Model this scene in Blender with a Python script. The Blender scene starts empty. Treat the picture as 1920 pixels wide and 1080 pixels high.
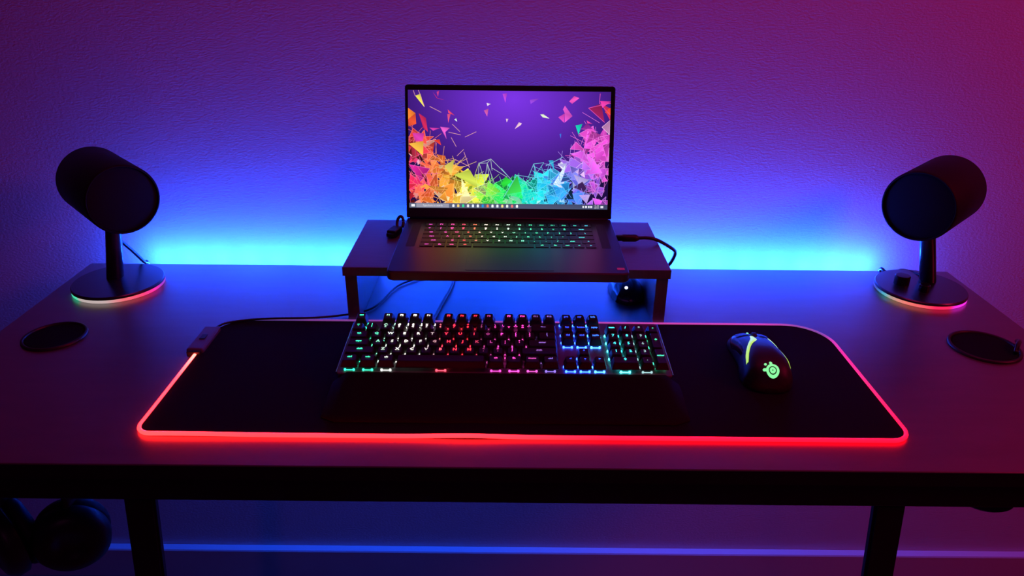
import bpy, bmesh, math, random
from mathutils import Matrix, Vector
random.seed(7)
C = bpy.context.scene.collection
PI = math.pi
D = 0.810            # height of the desk top above the floor

# ------------------------------------------------------------------ camera, world, lights, exposure
sc = bpy.context.scene
sc.view_settings.view_transform = 'Standard'
sc.view_settings.look = 'None'
sc.view_settings.gamma = 1.0
sc.view_settings.use_curve_mapping = False
sc.view_settings.exposure = 0.0

def make_camera():
    p, roll, yaw, h = 0.430697, 0.011018, 0.002867, 0.538356
    f = Vector((math.sin(yaw)*math.cos(p), math.cos(yaw)*math.cos(p), -math.sin(p)))
    r = Vector((math.cos(yaw), -math.sin(yaw), 0)); u = r.cross(f)
    r2 = r*math.cos(roll) + u*math.sin(roll); u2 = -r*math.sin(roll) + u*math.cos(roll)
    m = Matrix((r2, u2, -f)).transposed().to_4x4(); m.translation = (0, 0, h + D)
    cd = bpy.data.cameras.new('camera'); cd.sensor_width = 36; cd.lens = 1387/1920*36; cd.clip_start = 0.02
    o = bpy.data.objects.new('camera', cd); o.matrix_world = m; C.objects.link(o)
    sc.camera = o
make_camera()

w = bpy.data.worlds.new('dark_room'); sc.world = w; w.use_nodes = True
w.node_tree.nodes['Background'].inputs[0].default_value = (0.5, 0.03, 0.75, 1)
w.node_tree.nodes['Background'].inputs[1].default_value = 0.012

def lamp(name, kind, loc, energy, color, size=0.1, target=None, size_y=None):
    l = bpy.data.lights.new(name, kind); l.energy = energy; l.color = color
    if kind == 'AREA':
        l.size = size
        if size_y: l.shape = 'RECTANGLE'; l.size_y = size_y
    else: l.shadow_soft_size = size
    o = bpy.data.objects.new(name, l); o.location = loc; C.objects.link(o)
    if target: o.rotation_euler = (Vector(target)-Vector(loc)).to_track_quat('-Z', 'Y').to_euler()
    return o
# red room lamp high up beyond the right of the desk, and the faint glow of the room behind the camera
lamp('red_room_lamp', 'AREA', (1.95, 0.35, D+1.15), 8.8, (1.0, 0.015, 0.12), 0.5, (0.5, 1.2, D+0.1))
lamp('room_glow', 'POINT', (-0.1, -2.2, D+0.95), 3.0, (1.0, 0.12, 0.75), 0.08)
lamp('red_ceiling_strip', 'AREA', (0.4, 0.75, D+1.6), 4.2, (1.0, 0.02, 0.25), 1.6, (0.4, 1.0, D), 0.3)
# the LEDs stuck along the rear edge of the desk: one small lamp each
LED_X = [-0.665 + i*0.0558 for i in range(25)]
DESK_YB = 1.2642; DESK_YF = 0.6805; DESK_XL = -0.777; DESK_XR = 0.8125
WALL_Y = 1.312
for lx_ in LED_X:
    lamp('led_glow', 'POINT', (lx_, DESK_YB+0.010, D-0.010), 1.45, (0.007, 0.066, 1.0), 0.006)

# ------------------------------------------------------------------ materials
def lin(c): return tuple((x/12.92 if x <= 0.04045 else ((x+0.055)/1.055)**2.4) for x in [v/255 for v in c])
MATS = {}
def mat(name, color=(0.5, 0.5, 0.5), rough=0.5, metal=0.0, emit=None, strength=0, bump=None, noise=None, spec=0.5, sample=True, coat=0, coat_rough=0.34, alpha=None):
    if name in MATS: return MATS[name]
    m = bpy.data.materials.new(name); m.use_nodes = True; MATS[name] = m
    nt = m.node_tree; b = nt.nodes['Principled BSDF']
    b.inputs['Base Color'].default_value = (*color, 1); b.inputs['Roughness'].default_value = rough
    b.inputs['Metallic'].default_value = metal; b.inputs['Specular IOR Level'].default_value = spec
    b.inputs['Coat Weight'].default_value = coat; b.inputs['Coat Roughness'].default_value = coat_rough; b.inputs['Coat IOR'].default_value = 1.9
    if emit == 'OBJECT':
        oi = nt.nodes.new('ShaderNodeObjectInfo'); nt.links.new(oi.outputs['Color'], b.inputs['Emission Color']); b.inputs['Emission Strength'].default_value = strength
    elif emit == 'VCOL':
        at = nt.nodes.new('ShaderNodeAttribute'); at.attribute_name = 'col'; nt.links.new(at.outputs['Color'], b.inputs['Emission Color']); b.inputs['Emission Strength'].default_value = strength
    elif emit:
        b.inputs['Emission Color'].default_value = (*emit, 1); b.inputs['Emission Strength'].default_value = strength
    tc = None
    if noise or bump:
        tc = nt.nodes.new('ShaderNodeTexCoord')
    if noise:   # (scale, color2, stretch)
        mp = nt.nodes.new('ShaderNodeMapping'); mp.inputs['Scale'].default_value = noise[2]
        nt.links.new(tc.outputs['Object'], mp.inputs[0])
        n = nt.nodes.new('ShaderNodeTexNoise'); n.inputs['Scale'].default_value = noise[0]; n.inputs['Detail'].default_value = 6
        nt.links.new(mp.outputs[0], n.inputs['Vector'])
        r = nt.nodes.new('ShaderNodeValToRGB'); r.color_ramp.elements[0].position = 0.35; r.color_ramp.elements[1].position = 0.65
        r.color_ramp.elements[0].color = (*color, 1); r.color_ramp.elements[1].color = (*noise[1], 1)
        nt.links.new(n.outputs['Fac'], r.inputs[0]); nt.links.new(r.outputs[0], b.inputs['Base Color'])
    if bump:    # (scale, strength, distance)
        n = nt.nodes.new('ShaderNodeTexNoise'); n.inputs['Scale'].default_value = bump[0]; n.inputs['Detail'].default_value = 5; n.inputs['Roughness'].default_value = 0.6
        if len(bump) > 3:
            mb = nt.nodes.new('ShaderNodeMapping'); mb.inputs['Scale'].default_value = bump[3]
            nt.links.new(tc.outputs['Object'], mb.inputs[0]); nt.links.new(mb.outputs[0], n.inputs['Vector'])
        else:
            nt.links.new(tc.outputs['Object'], n.inputs['Vector'])
        bp = nt.nodes.new('ShaderNodeBump'); bp.inputs['Strength'].default_value = bump[1]; bp.inputs['Distance'].default_value = bump[2]
        nt.links.new(n.outputs['Fac'], bp.inputs['Height']); nt.links.new(bp.outputs[0], b.inputs['Normal'])
    if not sample: m.cycles.emission_sampling = 'NONE'
    return m

M_WALL = mat('plaster', (0.62, 0.60, 0.60), 0.9, bump=(170, 0.5, 0.0020, (1, 1, 1.8)), spec=0.1)
M_BASEB = mat('baseboard_paint', (0.62, 0.60, 0.60), 0.5, bump=(300, 0.1, 0.001))
M_FLOOR = mat('floor_boards', (0.16, 0.11, 0.08), 0.55, noise=(6, (0.09, 0.06, 0.045), (1, 8, 1)))
M_DESK = mat('desk_laminate', (0.072, 0.058, 0.066), 0.40, noise=(14, (0.095, 0.076, 0.086), (1, 5, 1)), bump=(220, 0.06, 0.001), spec=1.0, coat=1.0)
M_EDGE = mat('desk_edge', (0.012, 0.010, 0.010), 0.55, bump=(200, 0.05, 0.001))
M_STEEL = mat('black_steel', (0.007, 0.006, 0.007), 0.5, metal=0.0, bump=(400, 0.05, 0.0005))
M_RUB = mat('black_rubber', (0.012, 0.012, 0.012), 0.6, bump=(500, 0.05, 0.0005))
M_PLAS = mat('black_plastic', (0.014, 0.013, 0.014), 0.42, bump=(900, 0.05, 0.0003))
M_GLOSS = mat('glossy_black', (0.012, 0.012, 0.012), 0.16, bump=(60, 0.01, 0.0005))
M_RISER = mat('riser_laminate', (0.085, 0.075, 0.078), 0.42, noise=(30, (0.11, 0.097, 0.10), (1, 6, 1)), spec=1.0, coat=0.4)
M_RISERE = mat('riser_edge', (0.09, 0.12, 0.12), 0.4, noise=(40, (0.11, 0.14, 0.14), (6, 1, 1)))
M_ALU = mat('anodised_black', (0.014, 0.013, 0.015), 0.34, metal=0.0, spec=0.7, bump=(1200, 0.04, 0.0002))
M_LID = mat('lid_black', (0.015, 0.014, 0.016), 0.35, metal=0.2, bump=(1200, 0.04, 0.0002))
M_BEZEL = mat('screen_bezel', (0.006, 0.006, 0.007), 0.3, bump=(800, 0.02, 0.0002))
M_CLOTH = mat('pad_cloth', (0.011, 0.010, 0.012), 0.95, bump=(1800, 0.3, 0.0004), spec=0.1)
M_TUBE = mat('light_tube', (0.6, 0.6, 0.6), 0.4, emit='VCOL', strength=1.0, bump=(300, 0.02, 0.0003))
M_CTRL = mat('controller_plastic', (0.12, 0.12, 0.14), 0.35, noise=(30, (0.10, 0.10, 0.12), (1, 1, 1)))
M_PLATE = mat('key_plate', (0.13, 0.13, 0.15), 0.5, metal=0.2, bump=(1500, 0.08, 0.0002))
M_CAP = mat('keycap_plastic', (0.016, 0.016, 0.018), 0.42, bump=(2500, 0.08, 0.0001))
M_LEG = mat('backlit_legend', (0.1, 0.1, 0.1), 0.5, emit='OBJECT', strength=1.0, sample=False)
M_SW = mat('switch_housing', (0.05, 0.05, 0.05), 0.4, emit='OBJECT', strength=1.0)
M_REST = mat('wrist_rest_rubber', (0.010, 0.009, 0.010), 0.85, bump=(900, 0.15, 0.0004), spec=0.12)
M_SCREEN = mat('screen_picture', (0, 0, 0), 0.5, emit='VCOL', strength=1.08, spec=0.0)
M_GRILLE = mat('speaker_cloth', (0.010, 0.010, 0.011), 0.8, bump=(1500, 0.3, 0.0005), spec=0.2)
M_MOUSE = mat('mouse_body', (0.010, 0.010, 0.010), 0.48, bump=(2000, 0.05, 0.0002))
M_STRIP = mat('strip_glow', (0.3, 0.4, 0.1), 0.4, emit=lin((190, 245, 90)), strength=0.9)
M_LOGO = mat('logo_glow', (0.2, 0.4, 0.2), 0.4, emit=lin((130, 255, 165)), strength=1.0)
M_LOGOD = mat('logo_halo', (0.02, 0.1, 0.03), 0.4, emit=lin((20, 130, 60)), strength=0.6)
M_STICK = mat('sticker_paper', (0.85, 0.35, 0.42), 0.5, emit=None, noise=(300, (0.9, 0.6, 0.62), (1, 1, 1)))
M_LEDM = mat('led_chip', (0.5, 0.5, 0.5), 0.4, emit=(0.02, 0.3, 1.0), strength=6, sample=False)
M_TAPE = mat('led_tape', (0.5, 0.5, 0.5), 0.5)
M_CABLE = mat('cable_rubber', (0.014, 0.014, 0.015), 0.35, bump=(1500, 0.1, 0.0002))
M_CUP = mat('headset_plastic', (0.010, 0.010, 0.011), 0.38, bump=(900, 0.05, 0.0003))
M_DRUM = mat('drum_soft_black', (0.006, 0.006, 0.006), 0.6, bump=(1500, 0.1, 0.0003), spec=0.25)
M_STEM = mat('stem_satin', (0.010, 0.010, 0.011), 0.25, bump=(100, 0.01, 0.0003), spec=0.8)
M_SBASE = mat('speaker_base_satin', (0.010, 0.010, 0.011), 0.3, bump=(300, 0.01, 0.0002), spec=0.8, coat=0.35, coat_rough=0.25)
M_MATTE = mat('matte_black', (0.008, 0.008, 0.008), 0.9, bump=(600, 0.1, 0.0003), spec=0.08)
M_TRIM = mat('polished_trim', (0.5, 0.5, 0.52), 0.25, metal=1.0, bump=(600, 0.02, 0.0002))
M_SWH = mat('switch_housing_black', (0.03, 0.03, 0.03), 0.4, bump=(900, 0.05, 0.0002))
M_GLINT = mat('highlight_glow', (0.9, 0.9, 1.0), 0.2, emit=(0.7, 0.7, 1.0), strength=2.0, sample=False)  # emissive white for the painted highlight on the small mouse

# ------------------------------------------------------------------ helpers
def world_of(o):
    m = Matrix.Identity(4)
    while o is not None:
        m = o.matrix_basis @ m; o = o.parent
    return m
def obj(name, bm, m, parent=None, local=False, smooth=False, kind=None):
    """link a bmesh as ONE mesh object; vertices are given in the world (or in the parent's frame when local)"""
    if parent is not None and not local: bm.transform(world_of(parent).inverted())
    me = bpy.data.meshes.new(name); bm.normal_update(); bm.to_mesh(me); bm.free()
    me.materials.append(m)
    if smooth:
        me.shade_smooth()
    o = bpy.data.objects.new(name, me); C.objects.link(o)
    if parent is not None: o.parent = parent
    if kind: o['kind'] = kind
    return o
def thing(name, label, cat, loc, rot=(0, 0, 0), group=None):
    o = bpy.data.objects.new(name, None); C.objects.link(o); o.empty_display_size = 0.05
    o.location = loc; o.rotation_euler = rot; o['label'] = label; o['category'] = cat
    if group: o['group'] = group
    return o
def tag(o, label, cat, group=None):
    o['label'] = label; o['category'] = cat
    if group: o['group'] = group
    return o
def shade_auto(o, ang=35):
    me = o.data; me.shade_smooth()
    b = bmesh.new(); b.from_mesh(me)
    for e in b.edges:
        e.smooth = not (len(e.link_faces) == 2 and e.calc_face_angle(0) > math.radians(ang))
    b.to_mesh(me); b.free()
    return o
def box(bm, x0, x1, y0, y1, z0, z1, bev=0, seg=2, mtx=None):
    v = [bm.verts.new(p) for p in [(x0,y0,z0),(x1,y0,z0),(x1,y1,z0),(x0,y1,z0),(x0,y0,z1),(x1,y0,z1),(x1,y1,z1),(x0,y1,z1)]]
    fs = [bm.faces.new([v[i] for i in q]) for q in [(3,2,1,0),(4,5,6,7),(0,1,5,4),(1,2,6,5),(2,3,7,6),(3,0,4,7)]]
    geo = v
    if bev > 0:
        es = list({e for f in fs for e in f.edges})
        r = bmesh.ops.bevel(bm, geom=es, offset=bev, segments=seg, affect='EDGES', profile=0.5)
        geo = list({vv for f in r['faces'] for vv in f.verts} | {vv for vv in v if vv.is_valid})
    if mtx is not None:
        bmesh.ops.transform(bm, matrix=mtx, verts=[g for g in geo if g.is_valid])
    return bm
def B(*a, **k): return box(bmesh.new(), *a, **k)
def catmull(pts, n=8, closed=False):
    P = [Vector(p) for p in pts]; out = []
    N = len(P); rng = range(N if closed else N-1)
    for i in rng:
        if closed: p0, p1, p2, p3 = P[(i-1) % N], P[i], P[(i+1) % N], P[(i+2) % N]
        else: p0, p1, p2, p3 = P[max(i-1, 0)], P[i], P[i+1], P[min(i+2, N-1)]
        for k in range(n):
            t = k/n
            out.append(0.5*((2*p1)+(-p0+p2)*t+(2*p0-5*p1+4*p2-p3)*t*t+(-p0+3*p1-3*p2+p3)*t**3))
    if not closed: out.append(P[-1])
    return out
def tube(bm, pts, r, seg=8, closed=False, rfun=None):
    n = len(pts); rings = []
    up = Vector((0, 0, 1))
    for i, p in enumerate(pts):
        a = pts[(i-1) % n] if (closed or i > 0) else pts[i]
        b = pts[(i+1) % n] if (closed or i < n-1) else pts[i]
        t = (b-a).normalized()
        ref = up if abs(t.z) < 0.9 else Vector((0, 1, 0))
        s = t.cross(ref).normalized(); q = s.cross(t).normalized()
        rr = rfun(i/(n-1)) if rfun else r
        rings.append([bm.verts.new(p+s*rr*math.cos(2*PI*k/seg)+q*rr*math.sin(2*PI*k/seg)) for k in range(seg)])
    for i in range(n if closed else n-1):
        A, Bq = rings[i], rings[(i+1) % n]
        for k in range(seg): bm.faces.new((A[k], A[(k+1) % seg], Bq[(k+1) % seg], Bq[k]))
    if not closed:
        bm.faces.new(rings[0][::-1]); bm.faces.new(rings[-1])
    bmesh.ops.recalc_face_normals(bm, faces=bm.faces)
    return bm
def lathe(bm, prof, seg=48, mtx=None):
    """revolve (radius, height) pairs about z, then transform"""
    rings = []
    vs = []
    for r, z in prof:
        if r < 1e-6:
            v = bm.verts.new((0, 0, z)); rings.append([v]); vs.append(v)
        else:
            ring = [bm.verts.new((r*math.cos(2*PI*k/seg), r*math.sin(2*PI*k/seg), z)) for k in range(seg)]
            rings.append(ring); vs += ring
    fs = []
    for A, Bq in zip(rings, rings[1:]):
        if len(A) == 1 and len(Bq) == 1: continue
        for k in range(seg):
            k2 = (k+1) % seg
            if len(A) == 1: fs.append(bm.faces.new((A[0], Bq[k], Bq[k2])))
            elif len(Bq) == 1: fs.append(bm.faces.new((A[k], A[k2], Bq[0])))
            else: fs.append(bm.faces.new((A[k], A[k2], Bq[k2], Bq[k])))
    bmesh.ops.recalc_face_normals(bm, faces=fs)
    if mtx is not None: bmesh.ops.transform(bm, matrix=mtx, verts=vs)
    return bm
def rounded_outline(x0, x1, y0, y1, rad, seg=6):
    """rad: one radius or four (SW, SE, NE, NW); returns points counter-clockwise"""
    if not isinstance(rad, (list, tuple)): rad = [rad]*4
    pts = []
    for (cx, cy, a0, r) in ((x0+rad[0], y0+rad[0], PI, rad[0]), (x1-rad[1], y0+rad[1], 1.5*PI, rad[1]), (x1-rad[2], y1-rad[2], 0, rad[2]), (x0+rad[3], y1-rad[3], 0.5*PI, rad[3])):
        for k in range(seg+1):
            a = a0 + 0.5*PI*k/seg
            pts.append((cx+r*math.cos(a), cy+r*math.sin(a)))
    return pts
def slab(bm, pts, z0, z1, bev=0):
    """solid from an outline; optional chamfer of the upper and lower rims"""
    c = Vector((sum(p[0] for p in pts)/len(pts), sum(p[1] for p in pts)/len(pts)))
    def ring(z, ins):
        out = []
        n = len(pts)
        for i, p in enumerate(pts):
            a = Vector(pts[i-1]); b = Vector(pts[(i+1) % n]); t = (b-a).normalized(); nrm = Vector((-t.y, t.x))
            q = Vector(p)+nrm*ins
            out.append(bm.verts.new((q.x, q.y, z)))
        return out
    rs = [ring(z0, bev), ring(z0+bev, 0), ring(z1-bev, 0), ring(z1, bev)] if bev > 0 else [ring(z0, 0), ring(z1, 0)]
    n = len(pts)
    bm.faces.new(rs[0][::-1]); bm.faces.new(rs[-1])
    for A, Bq in zip(rs, rs[1:]):
        for k in range(n): bm.faces.new((A[k], A[(k+1) % n], Bq[(k+1) % n], Bq[k]))
    return bm
_txt = {}
def text_mesh(s, size, bold=0.0):
    key = (s, size, bold)
    if key in _txt: return _txt[key]
    cu = bpy.data.curves.new('legend_text', 'FONT'); cu.body = s; cu.size = size; cu.align_x = 'CENTER'; cu.align_y = 'CENTER'
    cu.resolution_u = 1; cu.offset = bold; cu.space_line = 0.75
    o = bpy.data.objects.new('legend_text', cu)
    C.objects.link(o); dg = bpy.context.evaluated_depsgraph_get()
    me = bpy.data.meshes.new_from_object(o.evaluated_get(dg)); me.name = 'legend'
    C.objects.unlink(o); bpy.data.objects.remove(o); bpy.data.curves.remove(cu)
    _txt[key] = me
    return me

# ------------------------------------------------------------------ the room
def structure(name, bm, m):
    o = obj(name, bm, m); o['kind'] = 'structure'; return o
structure('wall_back', B(-3.2, 3.2, WALL_Y, WALL_Y+0.1, 0, 2.7), M_WALL)
structure('floor', B(-3.2, 3.2, -3.0, WALL_Y+0.1, -0.05, 0), M_FLOOR)
def baseboard():
    bm = bmesh.new()
    prof = [(WALL_Y-0.0005, 0.0005), (WALL_Y-0.018, 0.0005), (WALL_Y-0.018, 0.079), (WALL_Y-0.0165, 0.0825), (WALL_Y-0.0005, 0.083)]
    a = [bm.verts.new((-3.2, y, z)) for y, z in prof]; b = [bm.verts.new((3.2, y, z)) for y, z in prof]
    for k in range(5): bm.faces.new((a[k], a[(k+1) % 5], b[(k+1) % 5], b[k]))
    bm.faces.new(a[::-1]); bm.faces.new(b); bmesh.ops.recalc_face_normals(bm, faces=bm.faces)
    return bm
structure('baseboard_back', baseboard(), M_BASEB)

# ------------------------------------------------------------------ desk
desk = thing('desk', 'wide dark wood-grain desk with black steel frame standing before the wall', 'desk', (0.018, 0.97, 0))
obj('desktop', slab(bmesh.new(), rounded_outline(DESK_XL, DESK_XR, DESK_YF, DESK_YB, 0.004, 3), D-0.020, D, 0.0008), M_DESK, desk)
obj('edge_band', B(DESK_XL, DESK_XR, DESK_YF-0.0012, DESK_YF-0.0001, D-0.0198, D-0.0008), M_EDGE, desk)
obj('front_rail', B(DESK_XL+0.03, DESK_XR-0.03, DESK_YF+0.004, DESK_YF+0.044, D-0.055, D-0.0203, bev=0.002), M_STEEL, desk)
obj('rear_rail', B(-0.46, 0.48, 1.19, 1.23, D-0.055, D-0.0203, bev=0.002), M_STEEL, desk)
for x0, x1 in ((-0.4360, -0.490), (0.4530, 0.505)):
    s = -1 if x1 < 0 else 1
    for yf in (0.688,):
        bm = bmesh.new(); hw = 0.0185
        xb = x0 + s*0.070
        v = []
        for (x, z) in ((x0, D-0.0553), (xb, 0.004)):
            v.append([bm.verts.new(p) for p in ((x-hw, yf, z), (x+hw, yf, z), (x+hw, yf+0.012, z), (x-hw, yf+0.012, z))])
        bm.faces.new(v[0]); bm.faces.new(v[1][::-1])
        for k in range(4): bm.faces.new((v[0][k], v[1][k], v[1][(k+1) % 4], v[0][(k+1) % 4]))
        bmesh.ops.recalc_face_normals(bm, faces=bm.faces)
        bmesh.ops.bevel(bm, geom=list(bm.edges), offset=0.003, segments=2, affect='EDGES')
        lg = obj('leg', bm, M_STEEL, desk)
        obj('foot_pad', lathe(bmesh.new(), [(0, 0.0003), (0.014, 0.0003), (0.015, 0.002), (0.015, 0.0046), (0, 0.0046)], 24, Matrix.Translation((xb, yf+0.006, 0))), M_RUB, lg)
    obj('side_rail', B(x0-0.018, x0+0.018, 0.726, 1.188, D-0.052, D-0.024, bev=0.002), M_STEEL, desk)
for gx, gy, gr, lab in ((-0.6835, 0.979, 0.045, 'left'), (0.713, 0.974, 0.050, 'right')):
    g = obj('cable_grommet', lathe(bmesh.new(), [(gr*0.90, -0.03), (gr*0.90, 0.0032), (gr*0.93, 0.0042), (gr*0.985, 0.0036), (gr, 0.0012), (gr, 0.0002), (gr*0.94, 0.0002), (gr*0.94, -0.03), (gr*0.90, -0.03)], 56, Matrix.Translation((gx, gy, D))), M_PLAS, desk, smooth=True)
    bm = lathe(bmesh.new(), [(0, 0.0002), (gr*0.89, 0.0002), (gr*0.89, 0.0016), (gr*0.84, 0.0024), (0, 0.0024)], 56, Matrix.Translation((gx, gy, D)))
    obj('grommet_cap', bm, M_MATTE, g)
    if lab == 'right':
        bm = bmesh.new()
        tube(bm, catmull([(gx+0.030, gy-0.026, D+0.006), (gx+0.040, gy-0.012, D+0.012), (gx+0.050, gy+0.0, D+0.011), (gx+0.056, gy+0.012, D+0.005)], 5), 0.0035, 8)
        obj('cable_clip', bm, M_GLOSS, g, smooth=True)

# led strip along the rear edge
strip = thing('led_strip', 'cyan-blue LED strip stuck along the rear edge of the desk, lighting the wall', 'led strip', (0, DESK_YB+0.002, D-0.010))
obj('tape', B(LED_X[0]-0.02, LED_X[-1]+0.02, DESK_YB+0.0003, DESK_YB+0.0014, D-0.015, D-0.005), M_TAPE, strip)
chip = None
for x in LED_X:
    if chip is None:
        chip = obj('led_chip', B(-0.0025, 0.0025, -0.0005, 0.0010, -0.0025, 0.0025), M_LEDM, strip, local=True)
        o = chip
    else:
        o = chip.copy(); C.objects.link(o)
    o.location = (x, 0, 0)

# ------------------------------------------------------------------ mouse pad with light tube
PADZ = D+0.0001
def colored(me, fn, dom='POINT'):
    at = me.color_attributes.new('col', 'FLOAT_COLOR', dom)
    for i, v in enumerate(me.vertices):
        c = fn(v.co); at.data[i].color = (*c, 1)
pad = thing('mouse_pad', 'long black cloth desk mat with a red glowing edge under keyboard and mouse', 'mouse pad', (0.018, 0.885, PADZ))
PX0, PX1, PY0, PY1 = -0.4515, 0.4885, 0.7350, 1.0350
def pad_wave(x, y):      # the mat's front hem lifts and bows a little
    f = max(0, 1-(y-PY0)/0.06)
    return f*(0.0016*math.exp(-((x+0.05)/0.05)**2)+0.0010*math.exp(-((x+0.40)/0.07)**2))
outl = rounded_outline(PX0, PX1, PY0, PY1, [0.020, 0.024, 0.062, 0.050], 12)
def dense(pts, step=0.012):
    out = []
    for i, p in enumerate(pts):
        q = pts[(i+1) % len(pts)]; L = math.dist(p, q); n = max(1, int(L/step))
        for k in range(n): out.append((p[0]+(q[0]-p[0])*k/n, p[1]+(q[1]-p[1])*k/n))
    return out
outd = dense(outl)
bm = bmesh.new()
nx, ny = 60, 1
slab(bm, outd, 0, 0.0035, 0.0004)
bmesh.ops.transform(bm, matrix=Matrix.Translation((0, 0, PADZ)), verts=bm.verts)
for v in bm.verts: v.co.z += pad_wave(v.co.x, v.co.y)
obj('cloth', bm, M_CLOTH, pad)
# tube: everywhere but under the controller at the rear left corner
def interp(tab, x):
    if x <= tab[0][0]: return tab[0][1]
    for (a, ca), (b, cb) in zip(tab, tab[1:]):
        if x <= b:
            t = (x-a)/(b-a); return tuple(ca[i]*(1-t)+cb[i]*t for i in range(len(ca)))
    return tab[-1][1]
tubep = []
for p in outd: tubep.append(Vector((p[0], p[1], PADZ+0.0027+pad_wave(p[0], p[1]))))
# start below the controller on the left side and run round the front, right and rear
start = min(range(len(tubep)), key=lambda i: (tubep[i]-Vector((PX0, 0.925, tubep[i].z))).length)
order = [tubep[(start+k) % len(tubep)] for k in range(len(tubep))]
end = max(i for i, p in enumerate(order) if p.y > 1.0 and p.x > -0.43)
order = order[:end+1]
bm = tube(bmesh.new(), order, 0.0027, 8)
t = obj('light_tube', bm, M_TUBE, pad, smooth=True)
FRONT = [(-0.45, (10, 0.13, 0.13)), (-0.30, (10, 0.085, 0.10)), (-0.05, (9, 0.08, 0.10)), (0.12, (6, 0.012, 0.045)), (0.49, (5, 0.006, 0.035))]
RIGHT = [(0.735, (3, 0.006, 0.04)), (0.85, (1.5, 0.02, 0.14)), (0.95, (0.75, 0.02, 0.28)), (0.985, (0.55, 0.04, 0.36)), (1.0, (0.15, 0.04, 0.22)), (1.035, (0.15, 0.06, 0.32))]
LEFT = [(0.735, (9, 0.12, 0.12)), (0.86, (9, 0.16, 0.18)), (0.90, (12, 0.5, 0.4)), (0.93, (14, 0.9, 0.7))]
REAR = [(-0.45, (0.05, 0.04, 0.18)), (-0.30, (0.10, 0.04, 0.25)), (-0.2, (0.16, 0.05, 0.28)), (0.20, (0.42, 0.06, 0.36)), (0.40, (0.45, 0.05, 0.42)), (0.45, (0.15, 0.06, 0.32))]
def tubecol(co):
    x, y = co.x+pad.location.x, co.y+pad.location.y
    if y < 0.742: return interp(FRONT, x)
    if x > PX1-0.012 and y < 1.0: return interp(RIGHT, y)
    if x < PX0+0.012: return interp(LEFT, y)
    if y < 0.80: return interp(FRONT, x)
    return interp(REAR, x)
colored(t.data, tubecol)
# controller box
ctl = Matrix.Translation((-0.4535, 0.965, PADZ+0.0045))
bm = box(bmesh.new(), -0.0125, 0.0125, -0.036, 0.036, -0.0045, 0.0055, bev=0.003, mtx=ctl)
cb = obj('controller_box', bm, M_CTRL, pad)
obj('button', box(bmesh.new(), -0.004, 0.004, -0.007, 0.007, 0.0055, 0.0068, bev=0.0005, mtx=ctl), M_PLAS, cb)
obj('end_cap', box(bmesh.new(), -0.010, 0.010, -0.041, -0.036, -0.0040, 0.0035, bev=0.001, mtx=ctl), M_PLAS, cb)
cab = catmull([(-0.4500, 1.002, D+0.006), (-0.440, 1.020, D+0.005), (-0.405, 1.030, D+0.0063), (-0.36, 1.031, D+0.0085), (-0.31, 1.037, D+0.007), (-0.27, 1.052, D+0.004), (-0.235, 1.070, D+0.003), (-0.215, 1.10, D+0.003), (-0.195, 1.17, D+0.003), (-0.155, 1.215, D+0.003), (-0.150, 1.262, D+0.003), (-0.150, 1.270, D-0.03)], 6)
obj('cable', tube(bmesh.new(), cab, 0.0017, 7), M_CABLE, pad, smooth=True)

# ------------------------------------------------------------------ mechanical keyboard
KT = math.radians(4.2)
kb = thing('mechanical_keyboard', 'full-size black keyboard with rainbow backlit keys on the desk mat', 'keyboard', (-0.006, 0.8455, D+0.0040+0.0012), (KT, 0, 0))
KW = 0.2235; KP = 0.0195; PLZ = 0.0190   # half width, key pitch, plate height (frame of the keyboard)
obj('base', slab(bmesh.new(), rounded_outline(-KW+0.001, KW-0.001, 0.001, 0.131, 0.004, 3), 0, 0.0155, 0.002), M_PLAS, kb, local=True)
plate = obj('top_plate', slab(bmesh.new(), rounded_outline(-KW, KW, 0, 0.132, 0.004, 3), 0.0157, PLZ, 0.0007), M_PLATE, kb, local=True)
for s in (-1, 1):
    obj('rear_foot', B(s*0.17-0.014, s*0.17+0.014, 0.108, 0.120, -0.0095, -0.0002, bev=0.001), M_RUB, kb, local=True)
# palm rest, authored in the world
def rest():
    bm = bmesh.new()
    x0, x1 = -0.2345, 0.2265; ys = [0.8445, 0.8435, 0.835, 0.815, 0.79, 0.768, 0.762, 0.760]
    zs = [0.018, 0.0262, 0.0268, 0.0235, 0.0170, 0.0105, 0.0080, 0.0060]
    N = 24; rows = []
    for y, z in zip(ys, zs):
        row = []
        for i in range(N+1):
            u_ = i/N; e = min(u_, 1-u_); k = min(1, e/0.02); x = x0+(x1-x0)*u_
            row.append(bm.verts.new((x, y+0.010*(1-min(1, e/0.03))*(0.83-y)/0.07, D+0.0045+(z-0.0045)*(0.35+0.65*math.sin(k*PI/2)))))
        rows.append(row)
    for A, Bq in zip(rows, rows[1:]):
        for i in range(N): bm.faces.new((A[i], Bq[i], Bq[i+1], A[i+1]))
    # skirt to the mat and underside
    loop = rows[0] + [r[-1] for r in rows[1:]] + rows[-1][::-1][1:] + [r[0] for r in rows[1:-1]][::-1]
    low = [bm.verts.new((v.co.x, v.co.y, D+0.0043)) for v in loop]
    n = len(loop)
    for k in range(n): bm.faces.new((loop[k], loop[(k+1) % n], low[(k+1) % n], low[k]))
    bm.faces.new(low)
    bmesh.ops.recalc_face_normals(bm, faces=bm.faces)
    return bm
shade_auto(obj('wrist_rest', rest(), M_REST, kb), 50)

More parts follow.
